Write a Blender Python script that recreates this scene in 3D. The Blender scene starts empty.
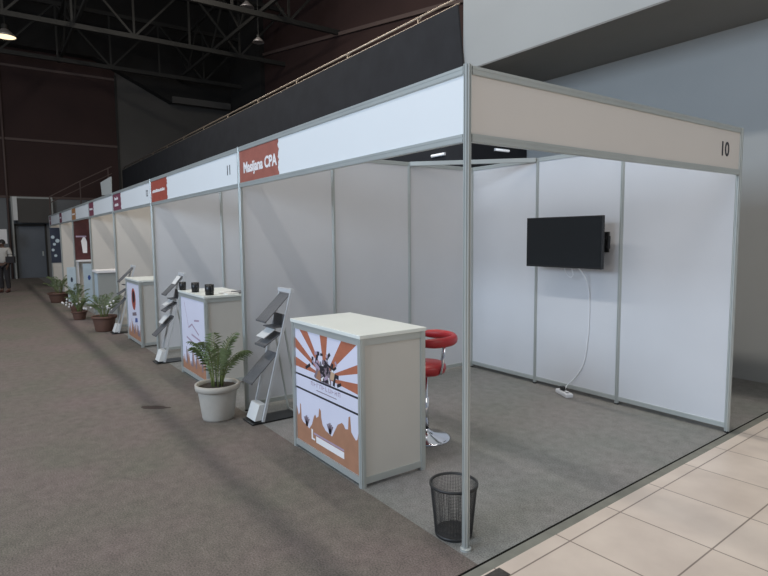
import bpy, bmesh, math, random
from mathutils import Vector, Matrix
random.seed(7)
S = bpy.context.scene
COL = S.collection
PI = math.pi

# ------------------------------------------------------------------ camera
FPX = 563.37
RT = Vector((0.58051338, 0.81419544, -0.00948712))
UP = Vector((-0.06879169, 0.06065085, 0.99578571))
FW = Vector((-0.81133958, 0.57741429, -0.09121851))
cam = bpy.data.cameras.new('camera')
cam.sensor_width = 36.0
cam.lens = FPX * 36.0 / 768.0
cam.clip_end = 200
camo = bpy.data.objects.new('camera', cam)
COL.objects.link(camo)
M4 = Matrix((RT, UP, -FW)).transposed().to_4x4()
M4.translation = Vector((2.08533, -2.00144, 1.66582))
camo.matrix_world = M4
S.camera = camo

# ------------------------------------------------------------------ world, lights, exposure
w = bpy.data.worlds.new('world')
S.world = w
w.use_nodes = True
w.node_tree.nodes['Background'].inputs[0].default_value = (0.72, 0.82, 1.0, 1)
w.node_tree.nodes['Background'].inputs[1].default_value = 0.30
S.view_settings.view_transform = 'Standard'
S.view_settings.look = 'None'
S.view_settings.gamma = 1
S.view_settings.use_curve_mapping = False
S.view_settings.exposure = 0.0

def area(name, loc, target, sx, sy, power, col, spread=180):
    l = bpy.data.lights.new(name, 'AREA')
    l.shape = 'RECTANGLE'
    l.size, l.size_y, l.energy, l.color = sx, sy, power, col
    l.spread = math.radians(spread)
    o = bpy.data.objects.new(name, l)
    COL.objects.link(o)
    o.location = loc
    d = Vector(target) - Vector(loc)
    o.rotation_euler = d.to_track_quat('-Z', 'Y').to_euler()
    return o
# tall daylight windows across the aisle
area('daylight_window', (-1.0, -12.5, 5.0), (-1.5, 3, 1.0), 7, 4, 1120, (0.66, 0.81, 1.0))
# warm fill lamp added out of view, to brighten the tiled side
area('side_fill', (9.0, 2.0, 6.5), (0.0, 1.5, 0.0), 5, 3, 190, (1.0, 0.94, 0.86))
# long skylight strip over the aisle; it throws the fascia shadows onto the partitions
area('aisle_skylight', (-5.0, -5.6, 12.2), (-5.0, 0, 2.3), 22, 0.5, 820, (1.0, 0.95, 0.89))
# hall roof lamps behind and above the row
area('roof_lamp_row', (-8.0, 2.6, 11.0), (-8.0, 2.3, 0.0), 18, 0.5, 700, (1.0, 0.94, 0.86))

# ------------------------------------------------------------------ materials
def mat(name, col, rough=0.6, metal=0.0, var=0.0, scale=8.0, bump=0.0, bscale=200.0, emis=None, spec=0.5):
    m = bpy.data.materials.new(name)
    m.use_nodes = True
    nt = m.node_tree
    b = nt.nodes['Principled BSDF']
    b.inputs['Base Color'].default_value = (*col, 1)
    b.inputs['Roughness'].default_value = rough
    b.inputs['Metallic'].default_value = metal
    b.inputs['Specular IOR Level'].default_value = spec
    tc = nt.nodes.new('ShaderNodeTexCoord')
    if var > 0:
        n = nt.nodes.new('ShaderNodeTexNoise')
        n.inputs['Scale'].default_value = scale
        n.inputs['Detail'].default_value = 6
        nt.links.new(tc.outputs['Object'], n.inputs['Vector'])
        r = nt.nodes.new('ShaderNodeValToRGB')
        r.color_ramp.elements[0].position = 0.3
        r.color_ramp.elements[1].position = 0.7
        r.color_ramp.elements[0].color = (*[c * (1 - var) for c in col], 1)
        r.color_ramp.elements[1].color = (*[min(1, c * (1 + var)) for c in col], 1)
        nt.links.new(n.outputs['Fac'], r.inputs['Fac'])
        nt.links.new(r.outputs['Color'], b.inputs['Base Color'])
    if bump > 0:
        n2 = nt.nodes.new('ShaderNodeTexNoise')
        n2.inputs['Scale'].default_value = bscale
        nt.links.new(tc.outputs['Object'], n2.inputs['Vector'])
        bp = nt.nodes.new('ShaderNodeBump')
        bp.inputs['Strength'].default_value = bump
        bp.inputs['Distance'].default_value = 0.01
        nt.links.new(n2.outputs['Fac'], bp.inputs['Height'])
        nt.links.new(bp.outputs['Normal'], b.inputs['Normal'])
    if emis:
        b.inputs['Emission Color'].default_value = (*emis[0], 1)
        b.inputs['Emission Strength'].default_value = emis[1]
    return m

ALU = mat('anodised_aluminium', (0.52, 0.55, 0.53), 0.40, 0.45, 0.04, 3)
PANEL = mat('white_laminate', (0.66, 0.67, 0.69), 0.42, 0, 0.03, 1.2, 0.04, 3)
FASC = mat('fascia_white', (0.80, 0.83, 0.84), 0.5, 0, 0.01, 2)
FASC_SIDE = mat('fascia_shaded', (0.70, 0.665, 0.62), 0.5, 0, 0.01, 2)  # copy of the fascia white with the weaker side light put into its colour
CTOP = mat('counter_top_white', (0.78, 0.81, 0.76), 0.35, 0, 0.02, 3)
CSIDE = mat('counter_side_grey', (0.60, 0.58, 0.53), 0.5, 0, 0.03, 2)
BLACKCLOTH = mat('black_cloth', (0.022, 0.023, 0.027), 0.95, 0, 0.15, 3, 0.2, 6)
WALLG = mat('painted_wall', (0.42, 0.43, 0.42), 0.8, 0, 0.04, 0.8, 0.05, 8)
SOFFIT = mat('soffit_paint', (0.22, 0.215, 0.20), 0.85, 0, 0.05, 1)
MAROON = mat('maroon_cladding', (0.040, 0.018, 0.015), 0.8, 0, 0.12, 0.6)
SEAM = mat('cladding_seam', (0.11, 0.075, 0.065), 0.7, 0, 0.05, 2)
GREYWALL = mat('grey_end_wall', (0.095, 0.088, 0.080), 0.85, 0, 0.08, 0.5)
ROOF = mat('dark_roof', (0.018, 0.016, 0.014), 0.9, 0, 0.2, 0.5)
STEEL = mat('dark_steel_truss', (0.030, 0.028, 0.024), 0.7, 0.1, 0.15, 1)
RAILM = mat('brass_rail', (0.42, 0.34, 0.26), 0.4, 0.5, 0.05, 2)
ORANGE = mat('orange_print', (0.44, 0.145, 0.08), 0.55, 0, 0.10, 12)
SIGNO = mat('brick_orange_print', (0.34, 0.115, 0.085), 0.55, 0, 0.10, 12)
PANEL_FAR = mat('far_laminate', (0.68, 0.64, 0.585), 0.45, 0, 0.03, 1.2)  # warmer tone for the partition panels far along the row
LOWWALL = mat('grey_painted_blockwork', (0.17, 0.175, 0.18), 0.8, 0, 0.08, 0.8)
BROWNP = mat('brown_print', (0.40, 0.20, 0.12), 0.55, 0, 0.08, 10)
REDP = mat('red_print', (0.36, 0.075, 0.05), 0.55, 0, 0.1, 10)
MAGP = mat('plum_print', (0.20, 0.055, 0.085), 0.55, 0, 0.1, 10)
AMBP = mat('amber_print', (0.42, 0.20, 0.08), 0.55, 0, 0.1, 10)
LILAC = mat('lilac_white_print', (0.72, 0.72, 0.84), 0.5, 0, 0.03, 3)
WHITEP = mat('white_print', (0.86, 0.84, 0.84), 0.5, 0, 0.02, 3)
INK = mat('black_ink', (0.02, 0.018, 0.025), 0.5, 0, 0.1, 10)
GREYINK = mat('grey_ink', (0.22, 0.17, 0.2), 0.5, 0, 0.1, 10)
PINKINK = mat('pale_violet_ink', (0.42, 0.32, 0.42), 0.5, 0, 0.1, 10)
TANP = mat('tan_ink', (0.55, 0.38, 0.25), 0.5, 0, 0.1, 10)
BLACKPL = mat('black_plastic', (0.012, 0.013, 0.014), 0.35, 0, 0.1, 10)
SCREEN = mat('screen_glass', (0.010, 0.012, 0.014), 0.5, 0, 0.02, 2, spec=0.3)
WHITEPL = mat('white_plastic', (0.80, 0.82, 0.85), 0.4, 0, 0.02, 10)
RED = mat('red_vinyl', (0.42, 0.022, 0.028), 0.38, 0, 0.08, 6)
CHROME = mat('chrome', (0.75, 0.76, 0.80), 0.12, 1.0, 0.02, 10)
WIRE = mat('black_wire', (0.045, 0.045, 0.045), 0.5, 0.4, 0.1, 10)
POTW = mat('stone_white_pot', (0.45, 0.42, 0.37), 0.8, 0, 0.08, 6, 0.2, 60)
POTB = mat('terracotta_pot', (0.13, 0.065, 0.045), 0.7, 0, 0.1, 6, 0.2, 60)
SOIL = mat('dark_soil', (0.035, 0.025, 0.018), 0.95, 0, 0.3, 40, 0.8, 80)
LEAF = mat('palm_leaf', (0.17, 0.22, 0.10), 0.5, 0, 0.35, 9)
STEM = mat('palm_stem', (0.16, 0.19, 0.06), 0.55, 0, 0.2, 9)
MESHGREY = mat('grey_perforated_metal', (0.16, 0.16, 0.165), 0.5, 0.3, 0.08, 20, 0.3, 300)
PAPER = mat('paper', (0.72, 0.72, 0.70), 0.7, 0, 0.04, 6)
SHUTTER = mat('blue_grey_door', (0.125, 0.14, 0.16), 0.5, 0, 0.08, 1)
CREAMW = mat('pale_panel', (0.36, 0.37, 0.35), 0.7, 0, 0.05, 1)
SHIRT = mat('white_shirt', (0.42, 0.40, 0.37), 0.8, 0, 0.1, 4)
TROU = mat('dark_trousers', (0.025, 0.022, 0.024), 0.9, 0, 0.1, 4)
SKIN = mat('skin', (0.11, 0.06, 0.04), 0.6, 0, 0.08, 6)
HAIR = mat('black_hair', (0.01, 0.009, 0.009), 0.7, 0, 0.1, 10)
SHOE = mat('brown_shoe', (0.07, 0.025, 0.02), 0.5, 0, 0.1, 10)
TEAL = mat('teal_print', (0.05, 0.20, 0.22), 0.5, 0, 0.2, 8)
BLUEINK = mat('blue_ink', (0.06, 0.10, 0.30), 0.5, 0, 0.1, 10)
PALEBLUE = mat('pale_blue_print', (0.52, 0.62, 0.68), 0.5, 0, 0.06, 6)
NAVY = mat('navy_print', (0.035, 0.045, 0.075), 0.5, 0, 0.1, 6)
DARKRED = mat('dark_red_print', (0.075, 0.018, 0.018), 0.6, 0, 0.2, 6)
LAMPG = mat('lamp_glow', (1, 0.85, 0.6), 0.5, emis=((1.0, 0.8, 0.5), 1.6))
TUBEG = mat('tube_glow', (1, 1, 1), 0.5, emis=((0.9, 0.95, 1.0), 0.5))
LAMPS = mat('lamp_reflector', (0.40, 0.36, 0.34), 0.4, 0.5, 0.05, 5)
STRIPM = mat('concrete_strip', (0.20, 0.20, 0.17), 0.8, 0, 0.12, 10, 0.2, 80)
GAPM = mat('dark_joint', (0.02, 0.02, 0.018), 1.0, 0, 0.1, 5, spec=0.0)
GRANITE = mat('dark_granite', (0.055, 0.048, 0.042), 0.35, 0, 0.4, 45)

def carpet(name, ca, cb, rough):
    m = bpy.data.materials.new(name)
    m.use_nodes = True
    nt = m.node_tree
    b = nt.nodes['Principled BSDF']
    b.inputs['Roughness'].default_value = rough
    b.inputs['Specular IOR Level'].default_value = 0.25
    tc = nt.nodes.new('ShaderNodeTexCoord')
    def noise(s, d=4):
        n = nt.nodes.new('ShaderNodeTexNoise'); n.inputs['Scale'].default_value = s; n.inputs['Detail'].default_value = d
        nt.links.new(tc.outputs['Object'], n.inputs['Vector']); return n
    def ramp(n, p0, c0, p1, c1):
        r = nt.nodes.new('ShaderNodeValToRGB'); e = r.color_ramp.elements
        e[0].position, e[1].position = p0, p1; e[0].color = (*c0, 1); e[1].color = (*c1, 1)
        nt.links.new(n.outputs['Fac'], r.inputs['Fac']); return r
    a = ramp(noise(1.1, 5), 0.35, ca, 0.68, cb)
    s = ramp(noise(110, 3), 0.3, (0.62, 0.62, 0.62), 0.7, (1.32, 1.32, 1.32))
    g = ramp(noise(12, 6), 0.3, (0.84, 0.84, 0.84), 0.75, (1.12, 1.12, 1.12))
    def mul(x, y):
        k = nt.nodes.new('ShaderNodeMix'); k.data_type = 'RGBA'; k.blend_type = 'MULTIPLY'; k.inputs[0].default_value = 1
        nt.links.new(x, k.inputs[6]); nt.links.new(y, k.inputs[7]); return k.outputs[2]
    nt.links.new(mul(mul(a.outputs[0], s.outputs[0]), g.outputs[0]), b.inputs['Base Color'])
    bp = nt.nodes.new('ShaderNodeBump'); bp.inputs['Strength'].default_value = 0.4; bp.inputs['Distance'].default_value = 0.004
    nt.links.new(noise(260, 2).outputs['Fac'], bp.inputs['Height'])
    nt.links.new(bp.outputs['Normal'], b.inputs['Normal'])
    return m
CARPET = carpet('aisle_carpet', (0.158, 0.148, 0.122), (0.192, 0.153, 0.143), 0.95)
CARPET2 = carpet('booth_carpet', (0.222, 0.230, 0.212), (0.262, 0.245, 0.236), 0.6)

def tiles():
    m = bpy.data.materials.new('ceramic_tiles')
    m.use_nodes = True
    nt = m.node_tree
    b = nt.nodes['Principled BSDF']
    b.inputs['Roughness'].default_value = 0.35
    tc = nt.nodes.new('ShaderNodeTexCoord')
    br = nt.nodes.new('ShaderNodeTexBrick')
    br.offset = 0.0; br.squash = 1.0
    br.inputs['Scale'].default_value = 1.0
    br.inputs['Brick Width'].default_value = 0.515
    br.inputs['Row Height'].default_value = 0.515
    br.inputs['Mortar Size'].default_value = 0.005
    br.inputs['Mortar Smooth'].default_value = 0.3
    br.inputs['Color1'].default_value = (0.62, 0.53, 0.46, 1)
    br.inputs['Color2'].default_value = (0.66, 0.57, 0.50, 1)
    br.inputs['Mortar'].default_value = (0.24, 0.19, 0.16, 1)
    nt.links.new(tc.outputs['Object'], br.inputs['Vector'])
    n = nt.nodes.new('ShaderNodeTexNoise'); n.inputs['Scale'].default_value = 2.2; n.inputs['Detail'].default_value = 6
    nt.links.new(tc.outputs['Object'], n.inputs['Vector'])
    r = nt.nodes.new('ShaderNodeValToRGB')
    r.color_ramp.elements[0].color = (0.88, 0.86, 0.84, 1); r.color_ramp.elements[1].color = (1.08, 1.08, 1.06, 1)
    r.color_ramp.elements[0].position = 0.3; r.color_ramp.elements[1].position = 0.62
    nt.links.new(n.outputs['Fac'], r.inputs['Fac'])
    k = nt.nodes.new('ShaderNodeMix'); k.data_type = 'RGBA'; k.blend_type = 'MULTIPLY'; k.inputs[0].default_value = 1
    nt.links.new(br.outputs['Color'], k.inputs[6]); nt.links.new(r.outputs[0], k.inputs[7])
    nt.links.new(k.outputs[2], b.inputs['Base Color'])
    return m
TILE = tiles()

# ------------------------------------------------------------------ mesh helpers
class MB:
    def __init__(s): s.v = []; s.f = []; s.m = []; s.mats = []
    def mi(s, m):
        if m is None: return 0
        if m not in s.mats: s.mats.append(m)
        return s.mats.index(m)
    def poly(s, pts, m=None):
        n = len(s.v); s.v += [tuple(p) for p in pts]; s.f.append(list(range(n, n + len(pts)))); s.m.append(s.mi(m))
    def box(s, a, b, m=None, bev=0):
        x0, y0, z0 = [min(p, q) for p, q in zip(a, b)]; x1, y1, z1 = [max(p, q) for p, q in zip(a, b)]
        n = len(s.v)
        s.v += [(x0,y0,z0),(x1,y0,z0),(x1,y1,z0),(x0,y1,z0),(x0,y0,z1),(x1,y0,z1),(x1,y1,z1),(x0,y1,z1)]
        for f in ((0,3,2,1),(4,5,6,7),(0,1,5,4),(1,2,6,5),(2,3,7,6),(3,0,4,7)):
            s.f.append([n+i for i in f]); s.m.append(s.mi(m))
    def bar(s, p, q, wx, wy, m=None, up=(0,0,1)):
        p, q = Vector(p), Vector(q); d = (q-p).normalized()
        u = d.cross(Vector(up))
        if u.length < 1e-4: u = d.cross(Vector((1,0,0)))
        u.normalize(); v = u.cross(d)
        n = len(s.v)
        for c in (p, q):
            for a, b in ((-1,-1),(1,-1),(1,1),(-1,1)): s.v.append(tuple(c + u*a*wx/2 + v*b*wy/2))
        for f in ((0,1,2,3),(7,6,5,4),(0,4,5,1),(1,5,6,2),(2,6,7,3),(3,7,4,0)):
            s.f.append([n+i for i in f]); s.m.append(s.mi(m))
    def tube(s, pts, r, m=None, seg=8):
        pts = [Vector(p) for p in pts]; k = len(pts); n = len(s.v)
        rr = r if isinstance(r, (list, tuple)) else [r]*k
        prev = None
        for i, p in enumerate(pts):
            d = (pts[min(i+1,k-1)] - pts[max(i-1,0)]).normalized()
            u = prev - d*prev.dot(d) if prev is not None else d.cross(Vector((0,0,1)))
            if u.length < 1e-4: u = d.cross(Vector((1,0,0)))
            u.normalize(); prev = u; v = d.cross(u)
            for j in range(seg):
                a = 2*PI*j/seg; s.v.append(tuple(p + (u*math.cos(a)+v*math.sin(a))*rr[i]))
        for i in range(k-1):
            for j in range(seg):
                j2 = (j+1) % seg
                s.f.append([n+i*seg+j, n+i*seg+j2, n+(i+1)*seg+j2, n+(i+1)*seg+j]); s.m.append(s.mi(m))
        s.f.append([n+j for j in range(seg)][::-1]); s.m.append(s.mi(m))
        s.f.append([n+(k-1)*seg+j for j in range(seg)]); s.m.append(s.mi(m))
    def lathe(s, prof, c=(0,0,0), m=None, seg=32, close=False):
        n = len(s.v); k = len(prof)
        for r, z in prof:
            for j in range(seg):
                a = 2*PI*j/seg; s.v.append((c[0]+r*math.cos(a), c[1]+r*math.sin(a), c[2]+z))
        for i in range(k-1):
            for j in range(seg):
                j2 = (j+1) % seg
                s.f.append([n+i*seg+j, n+i*seg+j2, n+(i+1)*seg+j2, n+(i+1)*seg+j]); s.m.append(s.mi(m))
        if close:
            s.f.append([n+j for j in range(seg)][::-1]); s.m.append(s.mi(m))
            s.f.append([n+(k-1)*seg+j for j in range(seg)]); s.m.append(s.mi(m))
    def prism(s, pts2, fn, t0, t1, m=None):
        n = len(s.v); k = len(pts2)
        for t in (t0, t1):
            for p in pts2: s.v.append(tuple(fn(p[0], p[1], t)))
        s.f.append(list(range(n, n+k))[::-1]); s.m.append(s.mi(m))
        s.f.append(list(range(n+k, n+2*k))); s.m.append(s.mi(m))
        for i in range(k):
            j = (i+1) % k
            s.f.append([n+i, n+j, n+k+j, n+k+i]); s.m.append(s.mi(m))
    def build(s, name, material=None, parent=None, smooth=False, bevel=0, loc=None, fixn=True):
        me = bpy.data.meshes.new(name)
        me.from_pydata(s.v, [], s.f)
        mats = s.mats if s.mats else [material]
        for m in mats: me.materials.append(m)
        for p, i in zip(me.polygons, s.m): p.material_index = i; p.use_smooth = smooth
        if fixn:
            bm = bmesh.new(); bm.from_mesh(me); bmesh.ops.recalc_face_normals(bm, faces=bm.faces); bm.to_mesh(me); bm.free()
        o = bpy.data.objects.new(name, me); COL.objects.link(o)
        if parent: o.parent = parent
        if loc: o.location = loc
        if bevel:
            md = o.modifiers.new('bevel', 'BEVEL'); md.width = bevel; md.segments = 2; md.limit_method = 'ANGLE'
        return o

def thing(name, loc, label, cat, group=None, rz=0):
    o = bpy.data.objects.new(name, None); COL.objects.link(o)
    o.empty_display_size = 0.1
    o.location = loc; o.rotation_euler = (0, 0, rz)
    return tag(o, label, cat, group)
def tag(o, label, cat, group=None):
    o['label'] = label; o['category'] = cat
    if group: o['group'] = group
    return o
def struct(o):
    o['kind'] = 'structure'; return o
def copy_tree(o, parent=None):
    c = o.copy(); COL.objects.link(c); c.parent = parent
    for ch in list(o.children): copy_tree(ch, c)
    return c
def text(name, body, size, mtx, m, parent, ext=0.0008, bold=0.0):
    cu = bpy.data.curves.new(name, 'FONT'); cu.body = body; cu.size = size
    cu.align_x = 'CENTER'; cu.align_y = 'CENTER'; cu.extrude = ext; cu.offset = bold
    t = bpy.data.objects.new(name, cu)
    me = bpy.data.meshes.new_from_object(t)
    bpy.data.objects.remove(t)
    me.materials.clear(); me.materials.append(m)
    me.transform(mtx)
    o = bpy.data.objects.new(name, me); COL.objects.link(o); o.parent = parent
    return o
def face_minus_y(x, y, z): # text readable when looking along +Y
    return Matrix.Translation((x, y, z)) @ Matrix.Rotation(PI/2, 4, 'X')
def face_plus_x(x, y, z):  # readable when looking along -X
    return Matrix.Translation((x, y, z)) @ Matrix.Rotation(PI/2, 4, 'Z') @ Matrix.Rotation(PI/2, 4, 'X')

# ------------------------------------------------------------------ floor
SL = -0.042                    # the carpet edge runs slightly off the booth's side
def ex(c, y): return c + SL*y
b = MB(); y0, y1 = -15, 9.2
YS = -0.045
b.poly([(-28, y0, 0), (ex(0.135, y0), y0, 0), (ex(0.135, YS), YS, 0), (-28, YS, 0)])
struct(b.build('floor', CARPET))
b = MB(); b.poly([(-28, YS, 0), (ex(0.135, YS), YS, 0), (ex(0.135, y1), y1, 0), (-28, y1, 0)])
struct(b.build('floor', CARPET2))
b = MB()   # edge strip: dark gap then concrete kerb
for c0, c1, z, m in ((0.03, 0.17, -0.006, GAPM), (0.15, 0.225, 0.001, STRIPM)):
    b.poly([(ex(c0, y0), y0, z), (ex(c1, y0), y0, z), (ex(c1, y1), y1, z), (ex(c0, y1), y1, z)], m)
struct(b.build('trim_1'))
ang = math.atan(-SL)
b = MB()
b.poly([(-0.088, -15, 0), (10, -15, 0), (10, 8, 0), (-0.088, 8, 0)])
o = b.build('floor', TILE); o.location = (0.298, 0.0, 0.002); o.rotation_euler = (0, 0, ang); struct(o)
# brick grid origin: a cross joint falls at y = 0.51
b = MB()
b.box((-0.075, -1.2, -0.004), (-0.004, 0.0, 0.0035))
o = b.build('trim_2', GRANITE); o.location = (0.298, 0.02, 0.002); o.rotation_euler = (0, 0, ang); struct(o)

# ------------------------------------------------------------------ hall shell
MZ = 3.95; MY = 3.66
b = MB(); b.box((-28, 5.0, 0), (10, 5.25, MZ))
struct(b.build('wall_back', WALLG))
b = MB(); b.box((-28, MY, MZ), (10, 5.25, MZ + 0.02))
struct(b.build('ceiling', SOFFIT))
b = MB(); b.box((-3.9, MY, MZ + 0.02), (10, MY + 0.2, 12.6)); b.box((-3.9, MY + 0.2, MZ + 0.02), (-3.7, 9.0, 12.6))
struct(b.build('wall_upper', WALLG))
b = MB(); b.box((-28, 9.0, 0), (-3.7, 9.3, 13))
struct(b.build('wall_right', MAROON))
b = MB()
b.bar((-27, 8.95, 10.6), (-12, 8.95, 8.35), 0.06, 0.12, SEAM)
b.bar((-12, 8.95, 8.35), (-4, 8.95, 7.15), 0.06, 0.12, SEAM)
b.box((-26.4, 8.8, 3.98), (-22.6, 9.0, 12.9), ROOF)
struct(b.build('trim_3'))
XE = -27.0
b = MB()
b.box((XE - 0.3, -15, 0), (XE, -0.77, 3.5), LOWWALL)
b.box((XE - 0.3, 0.35, 0), (XE, 3.5, 3.5), LOWWALL)
b.box((XE - 0.3, -0.77, 2.28), (XE, 0.35, 3.5), LOWWALL)
b.box((XE - 0.3, -15, 3.5), (XE, 3.5, 13), MAROON)
b.box((XE - 0.3, 3.5, 0), (XE, 9.3, 13), GREYWALL)
struct(b.build('wall_left'))
b = MB()
for z in (3.5, 5.95, 9.0): b.box((XE, -15, z - 0.05), (XE + 0.04, 3.5, z + 0.05), SEAM)
b.box((XE, 3.46, 3.6), (XE + 0.05, 3.54, 9.2), STEEL)
struct(b.build('trim_4'))
b = MB(); b.box((XE + 0.52, 5.9, 8.15), (XE + 0.7, 8.75, 8.45)); struct(b.build('trim_5', GREYWALL))
# sloping underside of the roof against the end wall
b = MB()
fx = lambda u, v, t: (t, u, v)
b.prism([(-15, 9.8), (2.6, 9.75), (3.5, 9.35), (5.9, 8.2), (9.0, 8.55), (9.0, 13), (-15, 13)], fx, XE, XE + 0.5, ROOF)
struct(b.build('ceiling', ROOF))
b = MB(); b.box((-28, -15, 13.0), (10, 9.3, 13.2))
struct(b.build('ceiling', ROOF))
# door at the end of the aisle
b = MB(); b.box((XE - 0.15, -0.77, 0), (XE - 0.05, 0.35, 2.28)); 
d = b.build('door_1', SHUTTER); struct(d)
b = MB()
for a, c in (((XE-0.06,-0.81,0),(XE+0.04,-0.74,2.34)), ((XE-0.06,0.32,0),(XE+0.04,0.39,2.34)), ((XE-0.06,-0.81,2.26),(XE+0.04,0.39,2.36))): b.box(a, c)
b.build('door_frame', STEEL, d)
b = MB(); b.box((XE-0.05, 0.18, 0.95), (XE-0.01, 0.24, 1.15)); b.build('door_handle', ALU, d)

# conduit on the end wall
b = MB(); b.tube([(XE+0.06, -0.98, 0.0), (XE+0.06, -0.98, 9.2)], 0.045)
tag(b.build('conduit', SEAM, smooth=True), 'thin pale vertical pipe up the maroon end wall left of the door', 'pipe')
# transom frame above the door
t = thing('transom_frame', (XE+0.30, -0.1, 0), 'pale open frame with white left upright standing over the far blue-grey door', 'frame')
b = MB(); b.box((0, -0.72, 2.5), (0.05, -0.56, 3.5)); b.build('upright', PAPER, t)
b = MB(); b.box((0, 0.70, 0.0), (0.05, 0.76, 3.5)); b.box((0, -0.78, 0.0), (0.05, -0.72, 3.5)); b.box((0, -0.56, 3.43), (0.05, 0.7, 3.5)); b.build('frame_rail', CREAMW, t)
b = MB(); b.box((0.01, -0.56, 2.4), (0.03, 0.7, 3.43)); b.build('infill', GREYWALL, t)

# ------------------------------------------------------------------ black masking cloth, handrail
t = thing('masking_cloth', (0, 0, 0), 'long black cloth hung along the gallery front above the booths', 'cloth')
b = MB()
b.prism([(-26.95, 0.01), (-3.84, 0.01), (-3.86, 4.02), (-3.97, 4.88), (-26.95, 4.88)], lambda u, v, s: (u, s, v), MY - 0.05, MY - 0.02)
b.build('front_cloth', BLACKCLOTH, t)
b = MB(); b.box((-3.92, MY, 0.01), (-3.88, 4.99, MZ - 0.01)); b.build('return_cloth', BLACKCLOTH, t)
t = thing('gallery_handrail', (0, 0, 0), 'long thin brass handrail above the black cloth of the gallery', 'railing')
b = MB(); b.tube([(-26.9, MY, 4.99), (-3.98, MY, 4.99)], 0.018); b.build('top_rail', RAILM, t, True)
b = MB(); b.tube([(-26.9, MY, 4.905), (-3.98, MY, 4.905)], 0.012); b.build('lower_rail', RAILM, t, True)
x = -4.9
while x > -26:
    b = MB(); b.tube([(x, MY, 4.6), (x, MY, 4.99)], 0.014); b.tube([(x, MY, 4.93), (x + 0.12, MY, 5.0)], 0.012)
    b.build('rail_bracket', RAILM, t, True); x -= 2.05

# stair railing in the far corner
t = thing('stair_railing', (-25.5, 0, 0), 'thin sloping stair railing against the maroon wall above the far door', 'railing')
b = MB(); b.tube([(0, 0.45, 3.45), (0, 1.62, 4.15), (0, 2.9, 4.85)], 0.025); b.tube([(0, 0.45, 3.2), (0, 1.62, 3.85), (0, 2.9, 4.55)], 0.018); b.build('hand_rail', SEAM, t)
for yy, z1_ in ((0.45, 3.45), (1.62, 4.15), (2.75, 4.8)):
    b = MB(); b.tube([(0, yy, 0.0), (0, yy, z1_)], 0.025); b.build('rail_post', SEAM, t)

# roof trusses
def truss(xx, label):
    t = thing('roof_truss', (xx, 0, 0), label, 'truss', 'roof trusses over the hall')
    zb, zt = 9.0, 11.2
    b = MB(); b.bar((0, -15, zb), (0, 9, zb), 0.12, 0.16); b.build('bottom_chord', STEEL, t)
    b = MB(); b.bar((0, -15, zt), (0, 9, zt), 0.12, 0.16); b.build('top_chord', STEEL, t)
    b = MB(); y = -15; k = 0
    while y < 9:
        b.bar((0, y, zb), (0, y, zt), 0.07, 0.07)
        b.bar((0, y, zb if k % 2 else zt), (0, min(9, y + 2), zt if k % 2 else zb), 0.07, 0.07)
        y += 2; k += 1
    b.build('web', STEEL, t)
for xx, lb in ((-25.0, 'dark steel roof truss farthest away, close to the end wall'), (-20.5, 'dark steel roof truss in the middle of the visible roof'), (-16.0, 'dark steel roof truss nearest to the camera')):
    truss(xx, lb)
for yy, lb in ((1.2, 'long steel purlin truss over the aisle side of the booths'), (6.2, 'long steel purlin truss over the gallery')):
    t = thing('longitudinal_truss', (0, yy, 0), lb, 'truss')
    b = MB(); b.bar((-26.4, 0, 9.3), (-14, 0, 9.3), 0.1, 0.12); b.bar((-26.4, 0, 10.9), (-14, 0, 10.9), 0.1, 0.12); b.build('chord', STEEL, t)
    b = MB(); x = -26.4; k = 0
    while x < -14:
        b.bar((x, 0, 9.3 if k % 2 else 10.9), (x + 1.6, 0, 10.9 if k % 2 else 9.3), 0.06, 0.06); x += 1.6; k += 1
    b.build('web', STEEL, t)

# high-bay lamps
def highbay(loc, r, label, lit):
    t = thing('high_bay_lamp', loc, label, 'lamp', None)
    b = MB(); b.lathe([(0.3*r, 0.75*r), (0.45*r, 0.6*r), (0.75*r, 0.3*r), (r, 0), (0.96*r, 0), (0.7*r, 0.28*r), (0.4*r, 0.56*r)], m=None); b.build('lamp_shade', LAMPS, t, True)
    b = MB(); b.lathe([(0.02, 0.08*r), (0.93*r, 0.05*r)], close=True); b.build('diffuser', LAMPG if lit else LAMPS, t)
    b = MB(); b.lathe([(0.28*r, 0.74*r), (0.28*r, 1.2*r)], close=True, seg=16); b.build('ballast', STEEL, t)
    b = MB(); b.tube([(0, 0, 1.2*r), (0, 0, 13.0 - loc[2])], 0.012); b.build('cord', STEEL, t)
highbay((-22.6, -0.86, 8.85), 0.36, 'lit high-bay lamp glowing at the left edge of the photo', True)
highbay((-16.3, 6.0, 8.2), 0.2, 'small unlit high-bay lamp above the gallery handrail', False)
highbay((-17.2, 6.0, 9.6), 0.26, 'unlit high-bay lamp at the top edge of the photo', False)

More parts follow.
